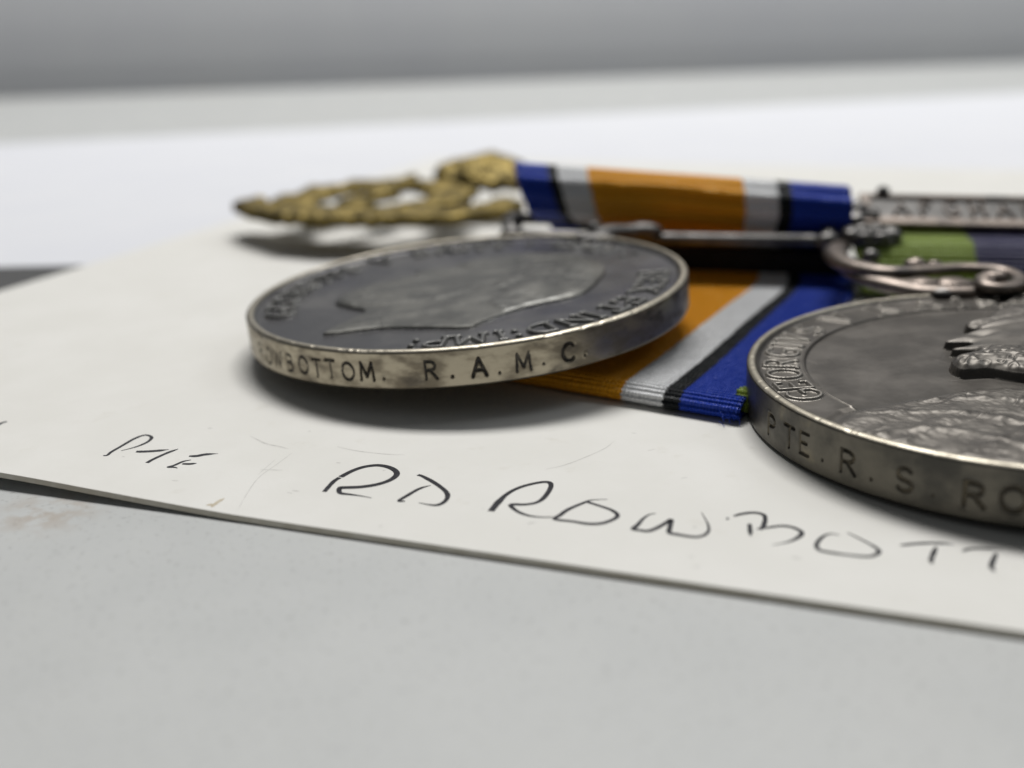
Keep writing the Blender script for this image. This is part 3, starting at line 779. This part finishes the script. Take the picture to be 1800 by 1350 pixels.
# ------------------------------------------------------------------ ribbons
def ribbon(parent, name, stations, stripes, rib=.42, amp=.045, ncol=3, shift=None, amp_fn=None):
    """stations: (left point, right point); stripes: list of (width, material key). One woven strip."""
    Lp = catmull([q[0] for q in stations], 40); Rp = catmull([q[1] for q in stations], 40)
    mid = (Lp + Rp) / 2
    dl = np.r_[0, np.cumsum(np.linalg.norm(np.diff(mid, axis=0), axis=1))]
    ss = np.arange(0, dl[-1], .07)
    Lp = np.stack([np.interp(ss, dl, Lp[:, k]) for k in range(3)], 1)
    Rp = np.stack([np.interp(ss, dl, Rp[:, k]) for k in range(3)], 1)
    tot = sum(w_ for w_, _ in stripes)
    ts, mi, x = [0.0], [], 0
    for si, (w_, _) in enumerate(stripes):
        k = max(1, int(w_ / .7))
        for q in range(k):
            ts.append((x + w_ * (q + 1) / k) / tot); mi.append(si)
        x += w_
    ts = np.array(ts)
    ph = 2 * np.pi * ss / rib
    bnd = np.zeros(len(ts)); bx = np.cumsum([0] + [w_ for w_, _ in stripes]) / tot
    for q in bx[1:-1]:
        bnd[np.argmin(np.abs(ts - q))] = 1
    tj = ts[None, :] + bnd[None, :] * (.07 / tot) * np.sign(np.sin(ph))[:, None] + bnd * (.03 / tot) * nrs.randn(len(ss), 1)
    if shift:
        tj = tj + (1 - smooth01((ss - shift[0]) / shift[1]))[:, None] * np.interp(ts, [0, shift[3], shift[4], 1], [0, shift[2], shift[2], 0])[None]
    P = Lp[:, None] * (1 - tj[..., None]) + Rp[:, None] * tj[..., None]
    du = np.gradient(P, axis=0); dv = np.gradient(P, axis=1)
    nr = np.cross(dv, du); nr /= np.linalg.norm(nr, axis=-1)[..., None] + 1e-12
    a = amp * np.sin(ph)[:, None] + .05 * (fbm(ss[:, None] * .25, ts[None] * 9, 5) - .5)
    if shift:
        a = a + .13 * smooth01((ss - 46) / 4)[:, None] * np.sin(2 * np.pi * ss[:, None] / 1.55 + 2.5 * fbm(ts[None] * 3.0, ts[None] * 0 + 3, 71)) * (.5 + vnoise(ss[:, None] * .7, ts[None] * 2, 72))
    P = P + nr * a[..., None]
    uv = np.stack([np.repeat(ss[:, None], len(ts), 1), np.repeat(ts[None] * tot, len(ss), 0)], -1).reshape(-1, 2)
    F = grid_faces(len(ss), len(ts))
    ms = [MAT[k] for _, k in stripes]
    um = list(dict.fromkeys(k for _, k in stripes))
    idx = np.tile([um.index(stripes[q][1]) for q in mi], len(ss) - 1)
    o = mesh(name, P.reshape(-1, 3), F, [MAT[k] for k in um], parent, matidx=idx, uv=uv)
    md = o.modifiers.new('cloth_thickness', 'SOLIDIFY')
    md.thickness = .28 * S; md.offset = -1
    return o, P

rib1 = thing('medal_ribbon', 'orange ribbon edged white, black and blue, rolled around bar behind left medal', 'ribbon', (10, 90, 0), 'medal ribbons')
ST = [((-8.6, 89.9, .12), (18.4, 73.1, .12)), ((-11.6, 84.6, .12), (15.5, 67.9, .12)), ((-12.2, 83.6, .35), (14.95, 66.75, .30)), ((-12.3, 83.4, .85), (14.85, 66.55, .80)), ((-11.9, 84.0, 1.35), (15.2, 67.2, 1.30)), ((-10.9, 85.8, 1.55), (16.2, 69.0, 1.45)),
      ((-4.3, 97, 1.35), (23.5, 82.2, 1.15)), ((3.2, 108.2, 1.1), (31.4, 96.6, .75)), ((5.6, 112.2, .9), (33.6, 103.4, .7)), ((6.2, 115.6, 1.6), (34.4, 108.2, 1.3)),
      ((4.4, 117.0, 4.6), (34.5, 110.2, 3.4)), ((2.2, 116.4, 8.4), (34.1, 109.4, 6.3)), ((1.1, 114.8, 10.5), (33.7, 107.9, 8.3)), ((.8, 112.6, 11.4), (33.4, 106.0, 9.1)), ((1.0, 110.5, 10.4), (33.2, 103.9, 8.1)),
      ((1.7, 109.9, 8.5), (33.0, 103.4, 6.3)), ((2.6, 111.2, 6.7), (32.8, 104.7, 4.9)), ((4.0, 113.2, 5.7), (32.7, 106.5, 4.0)), ((5.2, 114.6, 5.9), (32.7, 107.8, 4.2)), ((6.4, 114.2, 7.2), (32.9, 107.2, 5.2))]
stripes1 = [(3.3, 'r_blue'), (1.0, 'r_black'), (2.9, 'r_white'), (14.8, 'r_orange'), (3.1, 'r_white'), (1.25, 'r_black'), (5.4, 'r_blue')]
ribbon(rib1, 'woven_band', ST, stripes1, shift=(12.0, 32.0, 1.25 / 32, .69, .83))
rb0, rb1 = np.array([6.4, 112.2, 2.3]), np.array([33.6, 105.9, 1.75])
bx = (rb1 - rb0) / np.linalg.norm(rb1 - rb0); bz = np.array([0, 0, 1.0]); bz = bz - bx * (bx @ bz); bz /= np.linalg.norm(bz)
fix_normals(mesh('shade_gap_bar', *box((rb0 + rb1) / 2, (np.linalg.norm(rb1 - rb0) / 2, 1.1, 1.15), np.array([bx, np.cross(bz, bx), bz]), .25), MAT['gap_shade'], rib1, smooth=False))  # added bar filling the hollow under the roll, so it reads as a shadow gap
fib = []
for k in range(16):
    p = np.array([14.6 + rnd.uniform(-1.2, .5), 66.6 + rnd.uniform(-.2, .9), rnd.uniform(.2, 1.3)])
    d = np.array([rnd.uniform(-.4, .5), rnd.uniform(-1, .2), rnd.uniform(-.6, .5)]) * rnd.uniform(.5, 1.3)
    q = np.array([rnd.uniform(-.4, .4), rnd.uniform(-.3, .3), rnd.uniform(-.1, .5)])
    pts = catmull([p, p + d * .5 + q * .4, p + d], 6); pts[:, 2] = np.maximum(pts[:, 2], .03)
    fib.append(tube(pts, .018, 5))
mesh('loose_threads', *join(*fib), MAT['r_blue'], rib1, kind='stuff')

rib2 = thing('medal_ribbon', 'green and navy ribbon below the silver clasp at right', 'ribbon', (38, 92, 0), 'medal ribbons')
e1 = np.array([.974, -.225, 0])
def st2(l, wd=32.0, e=e1):
    l = np.array(l, float); return (tuple(l), tuple(l + e * wd))
ef = np.array([.86, -.51, 0])
ST2 = [st2((15.25, 68.9, .12), 29, ef), st2((14.95, 68.3, .45), 29, ef), st2((14.95, 68.2, 1.3), 29, ef), st2((15.5, 69.4, 1.6), 29.5, ef), st2((18.5, 73.0, .55), 30, ef), st2((27.5, 82.5, .5), 31, ef), st2((34, 93, .7)), st2((36, 104, .7)), st2((36.4, 110.5, .9)), st2((36.2, 113.2, 3.0)), st2((35.6, 111.6, 4.5)),
       st2((34.4, 107, 4.55)), st2((33.4, 102.2, 4.6)), st2((32.8, 100.2, 4.3)), st2((32.5, 98.8, 3.4)), st2((32.3, 97.6, 2.2)), st2((32.5, 97.4, 1.3)), st2((33.2, 98.6, .9))]
stripes2 = [(10.4, 'r_green'), (11.2, 'r_navy'), (10.4, 'r_green')]
ribbon(rib2, 'woven_band', ST2, stripes2, .58, .10)

# ------------------------------------------------------------------ clasp, rosette and scroll suspender of the second medal
clasp = thing('medal_clasp', 'rectangular silver clasp with raised lettering across the green ribbon', 'clasp', (50, 104, 4.8))
e1 = np.array([.974, -.225, -.012]); e1 /= np.linalg.norm(e1)
e2 = np.array([.2, .94, .27]); e2 -= e1 * (e1 @ e2); e2 /= np.linalg.norm(e2)
e3 = np.cross(e1, e2)
O = np.array([34.9, 105.6, 5.55])
axs = np.array([e1, e2, e3])
C = lambda x, y, z: O + e1 * x + e2 * y + e3 * z
LEN, HT = 33.0, 7.0
part('clasp_plate', box(C(LEN / 2, HT / 2, -.35), (LEN / 2, HT / 2 - .05, .38), axs, .1), MAT['recess'], clasp, smooth=False)
part('clasp_border', join(box(C(LEN / 2, .75, .12), (LEN / 2, .78, .32), axs, .18), box(C(LEN / 2, HT - .35, .12), (LEN / 2, .36, .30), axs, .14), box(C(.55, HT / 2, .12), (.55, HT / 2 - .05, .29), axs, .14), box(C(LEN - .55, HT / 2, .12), (.55, HT / 2 - .05, .29), axs, .14)), MAT['silver_warm'], clasp, smooth=False)
part('clasp_end', join(blob(C(-.5, 1.4, 0), (1.2, 1.3, .8), bump=.4, seed=3), blob(C(-.3, 3.6, .1), (1.3, 1.4, .8), bump=.4, seed=5), blob(C(.9, 2.6, .35), (.8, 1.8, .45), bump=.5, seed=7), blob(C(2.4, HT + .1, .5), (.75, .5, .6), bump=.3, seed=8)), MAT['silver'], clasp)
lt = []
for i, ch in enumerate('AFGHANISTAN'):
    wd, stt = glyph(ch, .13)
    for q in stt:
        pth = np.array([C(3.9 + i * 2.42 + (p[0] - wd / 2) * 1.75, 2.5 + p[1] * 3.1, .12) for p in q])
        if len(pth) >= 2 and np.linalg.norm(pth[0] - pth[1]) > .01:
            lt.append(tube(pth, .15, 6, 1.5, e3))
part('clasp_lettering', join(*lt), MAT['silver_warm'], clasp)
ros = [blob((34.6, 101.9, 5.0), (2.9, 2.6, .8), 20)]
for k in range(8):
    a = k * math.pi / 4 + .2
    ros.append(blob((34.6 + 2.0 * math.cos(a), 101.9 + 1.8 * math.sin(a), 5.5), (1.0, .95, .6), 10, 7, .3, k))
ros.append(blob((34.6, 101.9, 5.75), (.8, .8, .5), 12))
part('rosette', join(*ros), MAT['silver'], clasp)

Z0 = 5.0
sA = catmull([(x, y, z) for (x, y), z in zip([(31.6,101.2),(30.4,98.6),(29.34,95.6),(28.96,92.1),(29.75,89.5),(31.5,87.7),(34.2,87.7),(37.6,88.1),(40.4,87.0),(41.0,84.9),(40.2,83.0),(38.4,82.0),(37.5,82.6),(38.0,83.9),(39.2,84.2)], [4.4, 4.7, 5, 5, 5, 5, 5.05, 5.1, 5.1, 5.0, 4.9, 4.85, 4.9, 5.1, 5.2])], 8)
rA = np.interp(np.linspace(0, 1, len(sA)), [0, .15, .4, .6, .8, 1], [.75, .85, .62, .5, .55, .8])
sB = catmull([(29.3, 91.6, 4.4), (29.9, 88.9, 4.3), (31.4, 86.7, 4.2), (33.2, 84.7, 4.1), (35.0, 83.7, 4.2), (37.4, 83.4, 4.3), (38.9, 83.2, 4.5)], 8)
rB = np.interp(np.linspace(0, 1, len(sB)), [0, .3, .6, 1], [.6, .85, .8, .45])
m2s = medal2
part('scroll_suspender', join(tube(sA, rA * 1.28, 12, .68), tube(sB, rB * 1.3, 12, .6), blob((34.0, 88.6, 5.35), (.95, .7, .6), bump=.4, seed=2), blob((35.6, 88.5, 5.2), (.8, .6, .55), bump=.4, seed=4), blob((33.4, 85.9, 4.5), (2.0, 1.1, .45), bump=.5, seed=6), blob((36.2, 85.6, 4.5), (1.6, 1.2, .4), bump=.5, seed=9), blob((30.2, 90.6, 4.7), (.9, 1.2, .6)), blob((42.6, 83.6, 4.4), (2.6, 1.6, .9), bump=.3, seed=12)), MAT['silver_warm'], medal2)
# mirrored half of the scroll, beyond the frame
sC = sA.copy(); ctr = np.array([42.6, 84.0]); ddir = np.array([.974, -.225])
rel = sA[:, :2] - ctr; sC[:, :2] = ctr + rel - 2 * (rel @ ddir)[:, None] * ddir
part('scroll_suspender', tube(sC, rA * 1.28, 12, .68), MAT['silver_warm'], medal2)
part('suspender_knob', blob((32.6, 95.6, 4.6), (.85, .8, .75)), MAT['silver'], medal2)
part('suspender_claw', join(blob((34.6, 83.6, 4.2), (1.2, .9, .5)), tube(catmull([(42.6, 83.6, 4.2), (41.2, 82.4, 3.6), (40.8, 81.4, 2.6)], 5), .9, 10)), MAT['silver'], medal2)

# ------------------------------------------------------------------ brass badge lying face up on its lugs
badge = thing('cap_badge', 'openwork brass wreath badge with crown lying on far side of card', 'badge', (-17, 138, 0))
def plate(name, mask_fn, zt_fn, thick, bb, step=.28, mat=None, seed=0):
    xs = np.arange(bb[0], bb[1], step); ys = np.arange(bb[2], bb[3], step)
    X, Y = np.meshgrid(xs, ys, indexing='ij')
    sd = mask_fn(X, Y)
    Z = zt_fn(X, Y) + .4 * (fbm(X * .8, Y * .8, seed) - .5) * smooth01(sd / .8) - .5 * np.exp(-np.maximum(sd, 0) / .35)
    ins = sd > 0
    cell = ins[:-1, :-1] & ins[1:, :-1] & ins[:-1, 1:] & ins[1:, 1:]
    n, m = X.shape
    idx = lambda i, j: i * m + j
    V = np.vstack([np.stack([X, Y, Z], -1).reshape(-1, 3), np.stack([X, Y, zt_fn(X, Y) - thick], -1).reshape(-1, 3)])
    F, o = [], n * m
    for i, j in zip(*np.nonzero(cell)):
        a, b, c, d = idx(i, j), idx(i + 1, j), idx(i + 1, j + 1), idx(i, j + 1)
        F.append((a, b, c, d)); F.append((d + o, c + o, b + o, a + o))
        for (p, q, di, dj) in ((a, b, 0, -1), (b, c, 1, 0), (c, d, 0, 1), (d, a, -1, 0)):
            ii, jj = i + di, j + dj
            if ii < 0 or jj < 0 or ii >= n - 1 or jj >= m - 1 or not cell[ii, jj]:
                F.append((q, p, p + o, q + o))
    F = np.array(F)
    u_, inv = np.unique(F, return_inverse=True)
    return mesh(name, V[u_], [tuple(f) for f in inv.reshape(F.shape)], mat or MAT['brass'], badge)
BC = np.array([-17.0, 139.0])
leafy = lambda X, Y: .20 * np.abs(np.sin(13 * np.arctan2(Y - BC[1], X - BC[0]) + .55 * np.abs(np.hypot(X - BC[0], Y - BC[1]) - 9.5)))
zb = lambda X, Y: 4.8 + .045 * (Y - 139) + .02 * (X + 17)
def ringm(X, Y):
    q = np.hypot((X - BC[0]) / 13.2, (Y - BC[1]) / 12.0) * 12.5
    th = np.arctan2(Y - BC[1], X - BC[0])
    return np.minimum(q - 6.7 - .4 * np.sin(9 * th), 12.4 + .7 * np.sin(11 * th) - q)
plate('laurel_wreath', ringm, lambda X, Y: zb(X, Y) + leafy(X, Y), 1.15, (-33, -1, 125, 153), seed=3)
def scrollm(X, Y):
    q = catmull([(-33.2, 140.0), (-29, 132.5), (-23.5, 127.2), (-16, 125.2), (-8, 125.4), (-2.6, 128.6), (-.4, 134.0)], 6)
    d = seg_dist(X, Y, q)
    return 2.5 - d + .2 * np.sin(X * 1.1)
plate('motto_scroll', scrollm, lambda X, Y: 4.8 - .0010 * (X + 17) ** 2 + .2 * (vnoise(X * .9, Y * .5, 61) > .5), 1.3, (-38, 4, 119, 142), seed=9)
def crownm(X, Y):
    q = poly_sd(X, Y, [(-10.0, 149.2), (-6, 145.0), (1.2, 142.2), (3.2, 146.5), (2.6, 152.5), (-.6, 156.6), (-5.6, 156.8), (-9.6, 153.6)])
    return q
plate('crown', crownm, lambda X, Y: 6.4 + .14 * (Y - 148) + 1.3 * (fbm(X * .55, Y * .55, 41, 3) - .5) + .9 * np.exp(-(((X + 2) / 4) ** 2 + ((Y - 151) / 4) ** 2)), 1.6, (-13, 7, 139, 160), seed=5)
def rodm(X, Y):
    r = .95 - seg_dist(X, Y, [(-20.5, 127), (-13, 150.5)])
    s_ = .8 - seg_dist(X, Y, catmull([(-20, 128.5), (-16.4, 131), (-20.6, 135.2), (-14.4, 139), (-18, 142.8), (-12.2, 145.4), (-13.6, 149)], 6))
    return np.maximum(r, s_)
plate('serpent_rod', rodm, lambda X, Y: zb(X, Y) + .6, 1.2, (-26, -8, 124, 153), seed=7)
part('fixing_lug', tube([(-27, 133, -.0), (-27, 133, 4.6)], .7, 10), MAT['brass'], badge)
part('fixing_lug', tube([(-8, 131.5, -.0), (-8, 131.5, 4.6)], .7, 10), MAT['brass'], badge)
part('fixing_lug', tube([(-6.5, 146, -.0), (-6.5, 146, 5.6)], .7, 10), MAT['brass'], badge)

for o in bpy.data.objects:
    if 'base' in o:
        del o['base']
